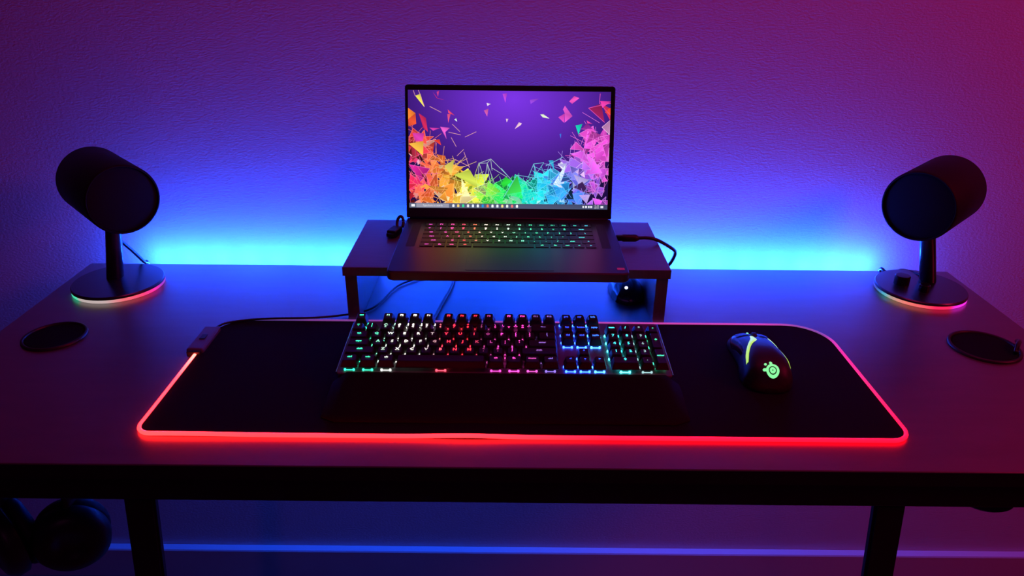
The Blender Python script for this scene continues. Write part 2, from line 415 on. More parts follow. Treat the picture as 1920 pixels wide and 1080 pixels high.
def cap_mesh(wu, hu, tall=1.0):
    """one keycap, base centre at the origin"""
    w_, d_ = wu*KP-0.0014, hu*KP-0.0014
    bm = bmesh.new(); H = 0.0098*tall
    lv = []
    for (ins, z, sh) in ((0, 0, 0), (0.0004, 0.0015, 0), (0.0027, H-0.0010, 0.0007), (0.0034, H, 0.0008)):
        r = 0.0014 if z < H-0.002 else 0.0018
        pts = rounded_outline(-w_/2+ins, w_/2-ins, -d_/2+ins*0.75+sh*0.3, d_/2-ins*0.85+sh, r, 2)
        lv.append([bm.verts.new((x, y, z)) for x, y in pts])
    n = len(lv[0])
    for A, Bq in zip(lv, lv[1:]):
        for k in range(n): bm.faces.new((A[k], A[(k+1) % n], Bq[(k+1) % n], Bq[k]))
    bm.faces.new(lv[0][::-1])
    c = bm.verts.new((0, 0.0008, H-0.0005))
    for k in range(n): bm.faces.new((lv[-1][k], lv[-1][(k+1) % n], c))
    me = bpy.data.meshes.new('keycap'); bm.normal_update(); bm.to_mesh(me); bm.free()
    me.materials.append(M_CAP)
    return me
CAPS = {}
def switch_mesh():
    bm = bmesh.new()
    # low dark housing with lit lobes at its corners, joined by a thin lit bar at the front
    box(bm, -0.0064, 0.0064, -0.0060, 0.0066, 0, 0.0040, bev=0.0005, seg=1)
    box(bm, -0.0034, 0.0034, -0.0030, 0.0030, 0.0040, 0.0066)
    n0 = len(bm.faces)
    for x, y in ((-0.0058, -0.0072), (0.0058, -0.0072), (-0.0080, 0.0035), (0.0080, 0.0035)):
        lathe(bm, [(0, 0.0), (0.0015, 0.0), (0.0015, 0.0022), (0, 0.0030)], 6, Matrix.Translation((x, y, 0)))
    box(bm, -0.0045, 0.0045, -0.0073, -0.0067, 0.0, 0.0010)
    bm.faces.ensure_lookup_table()
    for f in bm.faces[n0:]: f.material_index = 1
    me = bpy.data.meshes.new('switch'); bm.normal_update(); bm.to_mesh(me); bm.free(); me.materials.append(M_SWH); me.materials.append(M_SW)
    return me
SWM = switch_mesh()
# colour of the light under each part of the board: (x from the left in keys, legend colour, brightness)
ZONES = [(0.5, (0.03, 0.95, 0.50)), (1.9, (0.04, 0.85, 0.42)), (2.6, (0.35, 0.55, 0.45)), (3.4, (0.95, 0.95, 0.85)), (4.6, (1.6, 1.45, 1.2)),
         (5.3, (0.65, 0.62, 0.60)), (6.2, (0.35, 0.22, 0.25)), (7.0, (1.5, 0.04, 0.09)), (8.6, (1.6, 0.03, 0.05)), (9.4, (0.16, 0.03, 0.08)), (10.3, (0.35, 0.03, 0.20)),
         (11.1, (1.3, 0.07, 0.60)), (12.6, (1.3, 0.06, 0.55)), (13.4, (0.18, 0.06, 0.25)), (14.5, (0.16, 0.10, 0.50)), (15.6, (0.02, 0.07, 1.3)), (17.3, (0.02, 0.09, 1.2)), (18.3, (0.04, 0.3, 0.9)),
         (18.9, (0.04, 0.75, 0.85)), (20.2, (0.04, 0.85, 0.80)), (20.9, (0.20, 0.24, 0.30)), (21.8, (0.05, 0.85, 0.45)), (22.6, (0.05, 0.85, 0.40))]
TOTAL = 22.5
def zone(ux): return interp(ZONES, ux)
rows_v = [0.0135, 0.0330, 0.0525, 0.0720, 0.0915, 0.1185]
def key(ux, row, wu, txt, hu=1, v_override=None, tsize=0.0042):
    x = (ux+wu/2-TOTAL/2)*KP
    v = rows_v[row] if v_override is None else v_override
    if (wu, hu) not in CAPS: CAPS[(wu, hu)] = cap_mesh(wu, hu)
    tilt = [0.0, 0.0, 0.03, 0.05, 0.09, 0.10][row]
    c = bpy.data.objects.new('keycap', CAPS[(wu, hu)]); C.objects.link(c); c.parent = kb
    c.location = (x, v, PLZ+0.0062+[0.0, 0, 0, 0.0003, 0.0014, 0.0022][row]); c.rotation_euler = (tilt, 0, 0)
    col = zone(ux+wu/2)
    s = bpy.data.objects.new('switch', SWM); C.objects.link(s); s.parent = kb; s.location = (x, v, PLZ+0.0001)
    k = 2.6*(4.5 if 14.8 < ux < 19.2 else 1.0)
    s.color = (col[0]*k, col[1]*k, col[2]*k, 1)
    if txt:
        me = text_mesh(txt, tsize*1.25 if len(txt.replace('\n', '')) <= 2 else 0.0046, 0.00022)
        l = bpy.data.objects.new('legend', me)
        if not me.materials: me.materials.append(M_LEG)
        C.objects.link(l); l.parent = c
        l.location = (0, 0.0018, 0.0100); l.rotation_euler = (0, 0, 0)
        k = 2.0
        l.color = (col[0]*k, col[1]*k, col[2]*k, 1)
# function row
key(0, 5, 1, 'esc')
for g, x0 in enumerate((2, 6.5, 11)):
    for i in range(4): key(x0+i, 5, 1, 'F%d' % (g*4+i+1))
for i, t_ in enumerate(('prt', 'scr', 'brk')): key(15.25+i, 5, 1, t_)
for i, t_ in enumerate('` 1 2 3 4 5 6 7 8 9 0 - ='.split()):
    up_ = '~!@#$%^&*()_+'[i]
    key(i, 4, 1, up_+'\n'+t_, tsize=0.0046)
key(13, 4, 2, '<---')
for i, t_ in enumerate(('ins', 'home', 'pgup')): key(15.25+i, 4, 1, t_)
key(0, 3, 1.5, 'tab')
for i, t_ in enumerate('QWERTYUIOP'): key(1.5+i, 3, 1, t_, tsize=0.0060)
key(11.5, 3, 1, '{\n['); key(12.5, 3, 1, '}\n]'); key(13.5, 3, 1.5, '|\n\\')
for i, t_ in enumerate(('del', 'end', 'pgdn')): key(15.25+i, 3, 1, t_)
key(0, 2, 1.75, 'caps')
for i, t_ in enumerate('ASDFGHJKL'): key(1.75+i, 2, 1, t_, tsize=0.0060)
key(10.75, 2, 1, ':\n;'); key(11.75, 2, 1, '"\n\''); key(12.75, 2, 2.25, 'enter')
key(0, 1, 2.25, 'shift')
for i, t_ in enumerate('ZXCVBNM'): key(2.25+i, 1, 1, t_, tsize=0.0060)
key(9.25, 1, 1, '<\n,'); key(10.25, 1, 1, '>\n.'); key(11.25, 1, 1, '?\n/'); key(12.25, 1, 2.75, 'shift')
key(16.25, 1, 1, '^')
for x0, t_ in ((0, 'ctrl'), (1.25, 'win'), (2.5, 'alt')): key(x0, 0, 1.25, t_)
key(3.75, 0, 6.25, '')
for x0, t_ in ((10, 'alt'), (11.25, 'fn'), (12.5, 'menu'), (13.75, 'ctrl')): key(x0, 0, 1.25, t_)
for i, t_ in enumerate('<v>'): key(15.25+i, 0, 1, t_)
for i, t_ in enumerate(('num', '/', '*', '-')): key(18.5+i, 4, 1, t_, tsize=0.0055)
for i, t_ in enumerate('789'): key(18.5+i, 3, 1, t_, tsize=0.0060)
for i, t_ in enumerate('456'): key(18.5+i, 2, 1, t_, tsize=0.0060)
for i, t_ in enumerate('123'): key(18.5+i, 1, 1, t_, tsize=0.0060)
key(21.5, 3, 1, '+', hu=2, v_override=(rows_v[3]+rows_v[2])/2, tsize=0.0060)
key(21.5, 1, 1, 'enter', hu=2, v_override=(rows_v[1]+rows_v[0])/2)
key(18.5, 0, 2, '0', tsize=0.0060); key(20.5, 0, 1, '.', tsize=0.0060)
for sx_ in (-1, 1):
    obj('edge_trim', box(bmesh.new(), sx_*(KW+0.0007)-0.0006, sx_*(KW+0.0007)+0.0006, 0.002, 0.130, 0.0150, PLZ+0.0004, bev=0.0002, seg=1), M_TRIM, kb, local=True)
cab = catmull([(-0.130, 0.972, D+0.018), (-0.126, 0.995, D+0.010), (-0.122, 1.03, D+0.0045), (-0.112, 1.10, D+0.0045), (-0.104, 1.15, D+0.0045), (-0.100, 1.20, D+0.0045), (-0.100, 1.262, D+0.0045), (-0.100, 1.272, D-0.04)], 6)
obj('cable', tube(bmesh.new(), cab, 0.0030, 8), M_CABLE, kb, smooth=True)

# ------------------------------------------------------------------ riser
HR = 0.0941
riser = thing('monitor_riser', 'low dark laminate riser shelf with pale front edges carrying the laptop', 'riser', (-0.0053, 1.145, D))
RX0, RX1, RY0, RY1 = -0.2566, 0.2460, 1.0366, 1.2539
obj('shelf_board', B(RX0, RX1, RY0+0.0008, RY1, D+HR-0.0145, D+HR, bev=0.0005, seg=1), M_RISER, riser)
obj('shelf_edge_band', B(RX0, RX1, RY0, RY0+0.0007, D+HR-0.0143, D+HR-0.0002), M_RISERE, riser)
for x in (RX0+0.003, RX1-0.003-0.018):
    sp = obj('side_panel', B(x, x+0.018, RY0+0.0028, RY1-0.002, D+0.0003, D+HR-0.0147, bev=0.0005, seg=1), M_RISER, riser)
    obj('panel_edge_band', B(x, x+0.018, RY0+0.002, RY0+0.0027, D+0.0004, D+HR-0.0148), M_RISERE, sp)

# ------------------------------------------------------------------ laptop
LX0, LX1, LY0, LY1 = -0.1806, 0.1744, 0.9850, 1.2225
LZ = D+HR+0.0012
lap = thing('laptop', 'open black laptop with a rainbow shard wallpaper standing on the riser', 'laptop', (-0.003, 1.10, D+HR))
LT = LZ+0.0150
bm = slab(bmesh.new(), rounded_outline(LX0, LX1, LY0, LY1, [0.010, 0.010, 0.004, 0.004], 6), LZ, LT, 0.0018)
obj('base', bm, M_ALU, lap)
for x in (-0.13, 0.12):
    for y in (1.05, 1.20):
        obj('rubber_foot', B(x-0.03, x+0.03, y-0.004, y+0.004, D+HR+0.0001, LZ+0.0004, bev=0.0004, seg=1), M_RUB, lap)
obj('touchpad', slab(bmesh.new(), rounded_outline(-0.066, 0.064, 0.9925, 1.0735, 0.002, 2), LT+0.00005, LT+0.00035, 0.0001), M_ALU, lap)
obj('sticker', slab(bmesh.new(), rounded_outline(0.1575, 0.1685, 0.9985, 1.0065, 0.0006, 2), LT+0.00005, LT+0.0003), M_STICK, lap)
obj('keyboard_well', slab(bmesh.new(), rounded_outline(-0.1465, 0.1385, 1.0805, 1.1985, 0.002, 2), LT+0.00003, LT+0.00015), M_BEZEL, lap)
obj('speaker_grille', slab(bmesh.new(), rounded_outline(-0.1655, -0.1515, 1.085, 1.195, 0.001, 2), LT+0.00003, LT+0.0002), M_RUB, lap)
obj('speaker_grille', slab(bmesh.new(), rounded_outline(0.1445, 0.1585, 1.085, 1.195, 0.001, 2), LT+0.00003, LT+0.0002), M_RUB, lap)
LZN = [(0.5, (1.2, 0.10, 0.85)), (2.6, (1.4, 0.10, 0.55)), (3.8, (1.6, 0.10, 0.12)), (4.6, (1.6, 0.30, 0.15)), (5.5, (1.6, 1.3, 1.1)), (7.2, (1.4, 1.5, 1.3)), (8.0, (0.45, 1.5, 0.9)), (9.5, (0.10, 1.3, 0.60)), (12.5, (0.07, 1.2, 0.65)), (13.6, (0.06, 0.9, 0.75)), (15, (0.08, 0.65, 1.1))]
LP = 0.0188
lap_rows = [1.0925, 1.1105, 1.1290, 1.1475, 1.1660, 1.1850]
LCAP = {}
def lkey(ux, row, wu, txt):
    if wu not in LCAP:
        m_ = slab(bmesh.new(), rounded_outline(-wu*LP/2+0.0013, wu*LP/2-0.0013, -0.0077, 0.0077, 0.0012, 2), 0, 0.0009, 0.0002)
        me = bpy.data.meshes.new('key'); m_.to_mesh(me); m_.free(); me.materials.append(M_CAP); LCAP[wu] = me
    x = -0.1450+(ux+wu/2)*LP
    k = bpy.data.objects.new('key', LCAP[wu]); C.objects.link(k); k.parent = lap
    k.location = (x-lap.location.x, lap_rows[row]-lap.location.y, LT+0.0002-lap.location.z)
    if txt:
        me = text_mesh(txt, 0.0062 if len(txt.replace('\n', '')) <= 2 else 0.0046, 0.0002)
        if not me.materials: me.materials.append(M_LEG)
        l = bpy.data.objects.new('legend', me); C.objects.link(l); l.parent = k
        c = interp(LZN, ux+wu/2); l.color = (*[v*1.35 for v in c], 1); l.location = (0, 0, 0.0011)
for i, t_ in enumerate(['esc']+['F%d' % j for j in range(1, 13)]+['ins', 'del']): lkey(i, 5, 1, t_)
for i, t_ in enumerate('` 1 2 3 4 5 6 7 8 9 0 - ='.split()): lkey(i, 4, 1, '~!@#$%^&*()_+'[i]+'\n'+t_)
lkey(13, 4, 2, 'back')
lkey(0, 3, 1.5, 'tab')
for i, t_ in enumerate('QWERTYUIOP[]'): lkey(1.5+i, 3, 1, t_)
lkey(13.5, 3, 1.5, '\\')
lkey(0, 2, 1.75, 'caps')
for i, t_ in enumerate("ASDFGHJKL;'"): lkey(1.75+i, 2, 1, t_)
lkey(12.75, 2, 2.25, 'enter')
lkey(0, 1, 2.25, 'shift')
for i, t_ in enumerate('ZXCVBNM,./'): lkey(2.25+i, 1, 1, t_)
lkey(12.25, 1, 1.5, 'shift'); lkey(13.75, 1, 1.25, '^')
for x0, t_, wu in ((0, 'ctrl', 1.25), (1.25, 'fn', 1), (2.25, 'win', 1), (3.25, 'alt', 1.25), (4.5, '', 5.25), (9.75, 'alt', 1.25), (11, 'fn', 1), (12, 'ctrl', 1), (13, '<', 1), (14, '>', 1)): lkey(x0, 0, wu, t_)
# lid: frame origin at the hinge, u to the right, v up the lid, w towards the viewer
LEAN = math.radians(14.5)
lidM = Matrix.Translation((LX0, 1.2170, LT+0.0018)) @ Matrix(((1, 0, 0, 0), (0, math.sin(LEAN), -math.cos(LEAN), 0), (0, math.cos(LEAN), math.sin(LEAN), 0), (0, 0, 0, 1)))
LW, LH = 0.355, 0.2235
bm = bmesh.new()
slab(bm, rounded_outline(0, LW, 0, LH, [0.002, 0.002, 0.005, 0.005], 5), -0.0048, 0, 0.0008)
bmesh.ops.transform(bm, matrix=lidM, verts=bm.verts)
lid = obj('lid', bm, M_LID, lap)
bm = bmesh.new(); slab(bm, rounded_outline(0.0012, LW-0.0012, 0.0012, LH-0.0012, 0.004, 5), 0.0001, 0.0005)
bmesh.ops.transform(bm, matrix=lidM, verts=bm.verts)
obj('bezel', bm, M_BEZEL, lid)
bm = bmesh.new(); tube(bm, [lidM @ Vector((0.006, -0.0015, -0.0015)), lidM @ Vector((LW-0.006, -0.0015, -0.0015))], 0.0040, 14)
obj('hinge', bm, M_LID, lap, smooth=True)
# the wallpaper: a flat picture of overlapping shards
SX0, SX1, SY0, SY1 = 0.0052, 0.3475, 0.0170, 0.2145
SW, SH = SX1-SX0, SY1-SY0
verts, faces, cols = [], [], []
def scr(x, y, w_=0): return (SX0+x*SW, SY0+y*SH, 0.0007+w_*0.000008)
def poly(pts, cs, layer):
    pts = [(min(1, max(0, a)), min(1, max(0, b))) for a, b in pts]
    b0 = len(verts)
    for p in pts: verts.append(scr(p[0], p[1], layer))
    faces.append(tuple(range(b0, b0+len(pts))))
    if not isinstance(cs, list): cs = [cs]*len(pts)
    cols.extend(cs)
def bgc(x, y):
    d = math.hypot((x-0.52)*1.0, (y-0.93)*0.85)
    t_ = max(0, 1-d/0.72)**1.3
    a, b_ = lin((30, 14, 66)), lin((122, 52, 226))
    c = [a[i]*(1-t_)+b_[i]*t_ for i in range(3)]
    return tuple(c)
GX, GY = 40, 24
for j in range(GY):
    for i in range(GX):
        q = [(i/GX, j/GY), ((i+1)/GX, j/GY), ((i+1)/GX, (j+1)/GY), (i/GX, (j+1)/GY)]
        poly(q, [bgc(*p) for p in q], 0)
HUE = [(0.0, (235, 40, 60)), (0.08, (250, 90, 45)), (0.18, (252, 160, 55)), (0.28, (245, 220, 70)), (0.36, (190, 230, 60)), (0.43, (60, 215, 70)), (0.52, (30, 225, 110)), (0.58, (20, 220, 180)), (0.68, (30, 205, 240)), (0.80, (50, 130, 240)), (0.90, (150, 90, 235)), (1.0, (225, 70, 200))]
def hue(x, y):
    c = list(interp(HUE, x))
    if x < 0.30:
        k = min(1, max(0, (y-0.32)/0.35)); r = (235, 60, 62); c = [c[i]*(1-k)+r[i]*k for i in range(3)]
        m_ = math.exp(-((x-0.04)/0.055)**2-((y-0.33)/0.13)**2); mg = (225, 40, 160); c = [c[i]*(1-m_)+mg[i]*m_ for i in range(3)]
    if x > 0.62:
        k = min(1, max(0, (y-0.22)/0.30))*min(1, (x-0.62)/0.15); r = (228, 75, 205); c = [c[i]*(1-k)+r[i]*k for i in range(3)]
    return c
TOP = [(0, 0.70), (0.08, 0.58), (0.16, 0.40), (0.24, 0.33), (0.34, 0.25), (0.42, 0.16), (0.5, 0.22), (0.6, 0.20), (0.68, 0.30), (0.76, 0.38), (0.84, 0.52), (0.92, 0.66), (1.0, 0.72)]
def top(x): return interp([(a, (b,)) for a, b in TOP], x)[0]
rnd = random.Random(11)
def tri(cx, cy, s, col, layer, thin=1.0):
    a0 = rnd.uniform(0, 2*PI); pts = []
    for k in range(3):
        a = a0+k*2*PI/3+rnd.uniform(-0.6, 0.6); r = s*rnd.uniform(0.6, 1.3)
        pts.append((cx+r*math.cos(a)*thin, cy+r*math.sin(a)*1.75))
    b = rnd.uniform(0.72, 1.2)
    cs = []
    for k in range(3):
        f = b*rnd.uniform(0.75, 1.2); cs.append(lin([min(255, max(0, v*f)) for v in col]))
    poly(pts, cs, layer)
    return pts
def line(p, q, col, layer, wd=0.0016):
    d = Vector((q[0]-p[0], (q[1]-p[1])/1.75)); 
    if d.length < 1e-5: return
    n = Vector((-d.y, d.x)).normalized()*wd
    poly([(p[0]-n.x, p[1]-n.y*1.75), (q[0]-n.x, q[1]-n.y*1.75), (q[0]+n.x, q[1]+n.y*1.75), (p[0]+n.x, p[1]+n.y*1.75)], lin(col), layer)
for i in range(600):
    x = rnd.random(); h_ = top(x); y = h_*(rnd.random()**0.8)
    dens = 1 if y < 0.8*h_ else 0.6
    if rnd.random() > dens: continue
    c = hue(x+rnd.uniform(-0.04, 0.04), y)
    if rnd.random() < 0.07: c = [v*0.4 for v in c]
    elif rnd.random() < 0.10: c = [min(255, v*0.5+130) for v in c]
    pts = tri(x, y, rnd.uniform(0.016, 0.056), c, 2+i*0.06)
    if rnd.random() < 0.6:
        cc = [min(255, v*0.75+75) for v in c]
        for a in range(3): line(pts[a], pts[(a+1) % 3], cc, 2+i*0.06+0.7, 0.0009)
for i in range(330):
    x = rnd.random(); y = top(x)*rnd.random()*1.1
    a = rnd.uniform(0, PI); L = rnd.uniform(0.03, 0.11)
    c = [min(255, v*0.8+60) for v in hue(x, y)]
    line((x, y), (x+L*math.cos(a), y+L*math.sin(a)*1.5), c, 40+i*0.02, 0.0008)
def P3(cx, cy): return ((740+cx/4.154-766)/377, 1-(140+cy/4.154-168)/216)       # places measured on the left and right half of the picture
def P4(cx, cy): return ((940+cx/4.154-766)/377, 1-(140+cy/4.154-168)/216)
SH3 = [([(165, 160), (205, 145), (235, 245)], (240, 225, 90)), ([(105, 250), (165, 290), (105, 335)], (250, 130, 50)), ([(105, 335), (165, 290), (170, 370), (110, 390)], (225, 80, 50)),
       ([(190, 290), (245, 325), (260, 430), (225, 400)], (200, 40, 90)), ([(330, 130), (350, 120), (340, 165)], (200, 60, 140)), ([(300, 130), (340, 180), (390, 188), (330, 175)], (230, 50, 110)),
       ([(355, 390), (430, 398), (395, 430), (405, 485)], (230, 90, 200)), ([(272, 398), (355, 400), (300, 420)], (210, 60, 170)), ([(415, 260), (470, 305), (420, 285)], (235, 70, 110)),
       ([(412, 295), (438, 290), (418, 360)], (225, 80, 130)), ([(695, 265), (730, 250), (720, 310)], (205, 90, 170)), ([(715, 208), (748, 215), (722, 230)], (235, 215, 235)),
       ([(865, 325), (885, 325), (872, 352)], (235, 190, 220)), ([(465, 335), (480, 325), (488, 350)], (220, 245, 235)), ([(838, 140), (872, 135), (860, 205)], (185, 70, 215)),
       ([(140, 440), (230, 440), (220, 500), (160, 500)], (215, 60, 170)), ([(105, 520), (225, 500), (220, 610)], (250, 185, 70)), ([(300, 490), (350, 485), (362, 530)], (225, 60, 50)),
       ([(385, 690), (465, 635), (440, 755)], (215, 200, 90)), ([(460, 755), (585, 715), (640, 810), (640, 850)], (200, 215, 80))]
SH4 = [([(522, 190), (560, 150), (600, 165), (545, 208)], (235, 80, 190)), ([(440, 310), (490, 280), (485, 350)], (215, 70, 190)), ([(490, 222), (550, 300), (490, 350), (490, 280), (475, 250)], (228, 85, 205)),
       ([(575, 370), (628, 358), (600, 438)], (25, 205, 180)), ([(300, 290), (325, 288), (372, 320), (320, 312)], (225, 245, 205)), ([(103, 402), (135, 350), (158, 358), (150, 372)], (240, 195, 215)),
       ([(218, 182), (290, 170), (225, 212)], (150, 70, 215)), ([(660, 330), (708, 358), (668, 352)], (240, 70, 170)), ([(625, 395), (665, 350), (710, 395)], (140, 40, 150)),
       ([(453, 435), (466, 432), (463, 468)], (60, 120, 230)), ([(370, 638), (408, 635), (415, 705)], (50, 170, 215)), ([(672, 238), (770, 205), (800, 345)], (150, 30, 90)), ([(770, 205), (850, 240), (850, 330)], (205, 45, 90)),
       ([(760, 185), (850, 188), (780, 235)], (240, 60, 170)), ([(830, 240), (850, 235), (850, 290), (800, 270)], (240, 70, 55)), ([(35, 905), (125, 752), (165, 880)], (60, 210, 80)), ([(0, 820), (35, 765), (90, 800), (20, 850)], (45, 215, 60))]
for SHL, PF in ((SH3, P3), (SH4, P4)):
    for i, (pts, c) in enumerate(SHL):
        pp = [PF(*p) for p in pts]
        cs = [lin([min(255, v*f) for v in c]) for f in [1.0, 0.82, 1.1, 0.9, 1.0][:len(pp)]]
        poly(pp, cs, 48+i*0.1)
for ln in ([(150, 120), (165, 160)], [(190, 118), (235, 240)], [(275, 238), (365, 282)], [(548, 466), (636, 425)], [(440, 470), (480, 540)], [(420, 430), (515, 450)], [(450, 370), (508, 425)],
           [(485, 610), (538, 560)], [(540, 580), (583, 700)], [(465, 635), (583, 690)], [(655, 665), (752, 630)], [(655, 665), (722, 662)], [(722, 662), (752, 630)], [(658, 670), (650, 790)], [(722, 665), (700, 815)], [(722, 665), (780, 820)], [(722, 665), (745, 820)], [(752, 632), (905, 780)], [(660, 668), (705, 810)], [(750, 640), (760, 720)], [(760, 700), (880, 770)]):
    line(P3(*ln[0]), P3(*ln[1]), (170, 190, 190) if ln[0][0] > 600 else (215, 150, 160), 50, 0.0013)
for ln in ([(0, 700), (90, 800)], [(125, 752), (20, 930)], [(125, 752), (270, 775)], [(125, 752), (250, 850)], [(255, 665), (210, 780)], [(255, 665), (275, 770)], [(255, 665), (335, 655)], [(335, 655), (255, 770)], [(255, 665), (300, 790)],
           [(672, 238), (800, 345)], [(672, 238), (850, 200)], [(760, 130), (755, 200)], [(755, 200), (850, 290)], [(620, 395), (710, 405)], [(700, 420), (640, 520)], [(500, 600), (600, 600)], [(485, 610), (350, 680)]):
    line(P4(*ln[0]), P4(*ln[1]), (120, 200, 220) if ln[0][1] > 600 else (225, 80, 180), 50, 0.0012)
# taskbar
poly([(0, 0), (1, 0), (1, 0.042), (0, 0.042)], [lin((96, 104, 128)), lin((70, 78, 110)), lin((60, 66, 100)), lin((92, 98, 124))], 60)
poly([(0.035, 0.004), (0.200, 0.004), (0.200, 0.038), (0.035, 0.038)], lin((150, 150, 168)), 62)
poly([(0.010, 0.010), (0.028, 0.010), (0.028, 0.032), (0.010, 0.032)], lin((240, 240, 245)), 62)
IC = [(240, 245, 250), (245, 210, 120), (60, 225, 150), (235, 235, 235), (230, 240, 250), (240, 245, 250), (40, 150, 220), (245, 130, 90), (245, 245, 245), (235, 240, 245), (250, 220, 140), (230, 240, 230), (240, 120, 120), (245, 245, 245)]
for i, c in enumerate(IC):
    x = 0.222+i*0.0247
    poly([(x-0.005, 0.009), (x+0.005, 0.009), (x+0.0058, 0.022), (x+0.004, 0.033), (x-0.004, 0.033), (x-0.0058, 0.022)], lin(c), 62)
for x, w2 in ((0.878, 0.004), (0.892, 0.005), (0.906, 0.004), (0.918, 0.005), (0.972, 0.007)):
    poly([(x-w2, 0.012), (x+w2, 0.012), (x+w2, 0.030), (x-w2, 0.030)], lin((230, 232, 240)), 62)
me = bpy.data.meshes.new('screen_picture'); me.from_pydata(verts, [], faces)
at = me.color_attributes.new('col', 'FLOAT_COLOR', 'POINT')
for i, c in enumerate(cols): at.data[i].color = (*c, 1)
me.materials.append(M_SCREEN)
# geometry given in the lid frame: bring it into the frame of its parent
me.transform(world_of(lid).inverted() @ lidM)
so = bpy.data.objects.new('screen', me); C.objects.link(so); so.parent = lid
for s_, x, y, sz in (('Type here to search', 0.118, 0.021, 0.0042), ('12:34', 0.945, 0.030, 0.0036), ('28/03', 0.945, 0.013, 0.0036)):
    tm = text_mesh(s_, sz, 0.0)
    if not tm.materials: tm.materials.append(mat('taskbar_text', (0, 0, 0), emit=(0.9, 0.9, 0.95), strength=1.0, sample=False))
    o = bpy.data.objects.new('taskbar_text', tm); C.objects.link(o); o.parent = lid
    o.matrix_basis = world_of(lid).inverted() @ lidM @ Matrix.Translation(scr(x, y, 66))

# charging cable at the laptop's right side
chg = thing('charging_cable', 'black charging cable plugged into the right side of the laptop', 'cable', (LX1+0.02, 1.146, LZ))
zc = LZ+0.0095
bm = bmesh.new(); tube(bm, [Vector((LX1+0.0006, 1.146, zc)), Vector((LX1+0.010, 1.146, zc)), Vector((LX1+0.011, 1.146, zc)), Vector((LX1+0.032, 1.146, zc)), Vector((LX1+0.038, 1.146, zc))], 0.005, 12, rfun=lambda t_: [0.0052, 0.0052, 0.0062, 0.0062, 0.0036][min(4, int(round(t_*4)))])
obj('plug', bm, M_PLAS, chg, smooth=True)
cab = catmull([(LX1+0.037, 1.146, zc), (0.225, 1.147, D+0.1050), (0.2425, 1.150, D+0.1005), (0.2665, 1.160, D+0.0850), (0.2805, 1.171, D+0.0710), (0.2815, 1.187, D+0.0500), (0.2760, 1.200, D+0.0300), (0.2680, 1.212, D+0.0110), (0.2640, 1.226, D+0.0032), (0.2630, 1.262, D+0.0032), (0.2630, 1.2725, D-0.02)], 6)
obj('cord', tube(bmesh.new(), cab, 0.0029, 8), M_CABLE, chg, smooth=True)

# usb adapter with a short looped lead at the laptop's left side
usb = thing('usb_adapter', 'small black adapter on a short looped lead left of the laptop', 'adapter', (-0.197, 1.150, D+HR))
ua = Matrix.Translation((-0.1965, 1.178, D+HR+0.0060)) @ Matrix.Rotation(math.radians(-16), 4, 'Z')
obj('adapter_body', box(bmesh.new(), -0.0085, 0.0085, -0.014, 0.014, -0.0058, 0.0062, bev=0.002, mtx=ua), M_PLAS, usb)
obj('socket_shell', box(bmesh.new(), -0.0062, 0.0062, -0.0200, -0.0142, -0.0030, 0.0030, bev=0.0006, mtx=ua), M_GLOSS, usb)
cab = catmull([(-0.1935, 1.190, D+HR+0.008), (-0.1945, 1.196, D+HR+0.014), (-0.193, 1.200, D+HR+0.021), (-0.189, 1.202, D+HR+0.025), (-0.185, 1.201, D+HR+0.022), (-0.1840, 1.198, D+HR+0.015), (-0.1845, 1.194, D+HR+0.0105), (-0.1812, 1.193, D+HR+0.0090)], 6)
obj('lead', tube(bmesh.new(), cab, 0.0026, 8), M_CABLE, usb, smooth=True)

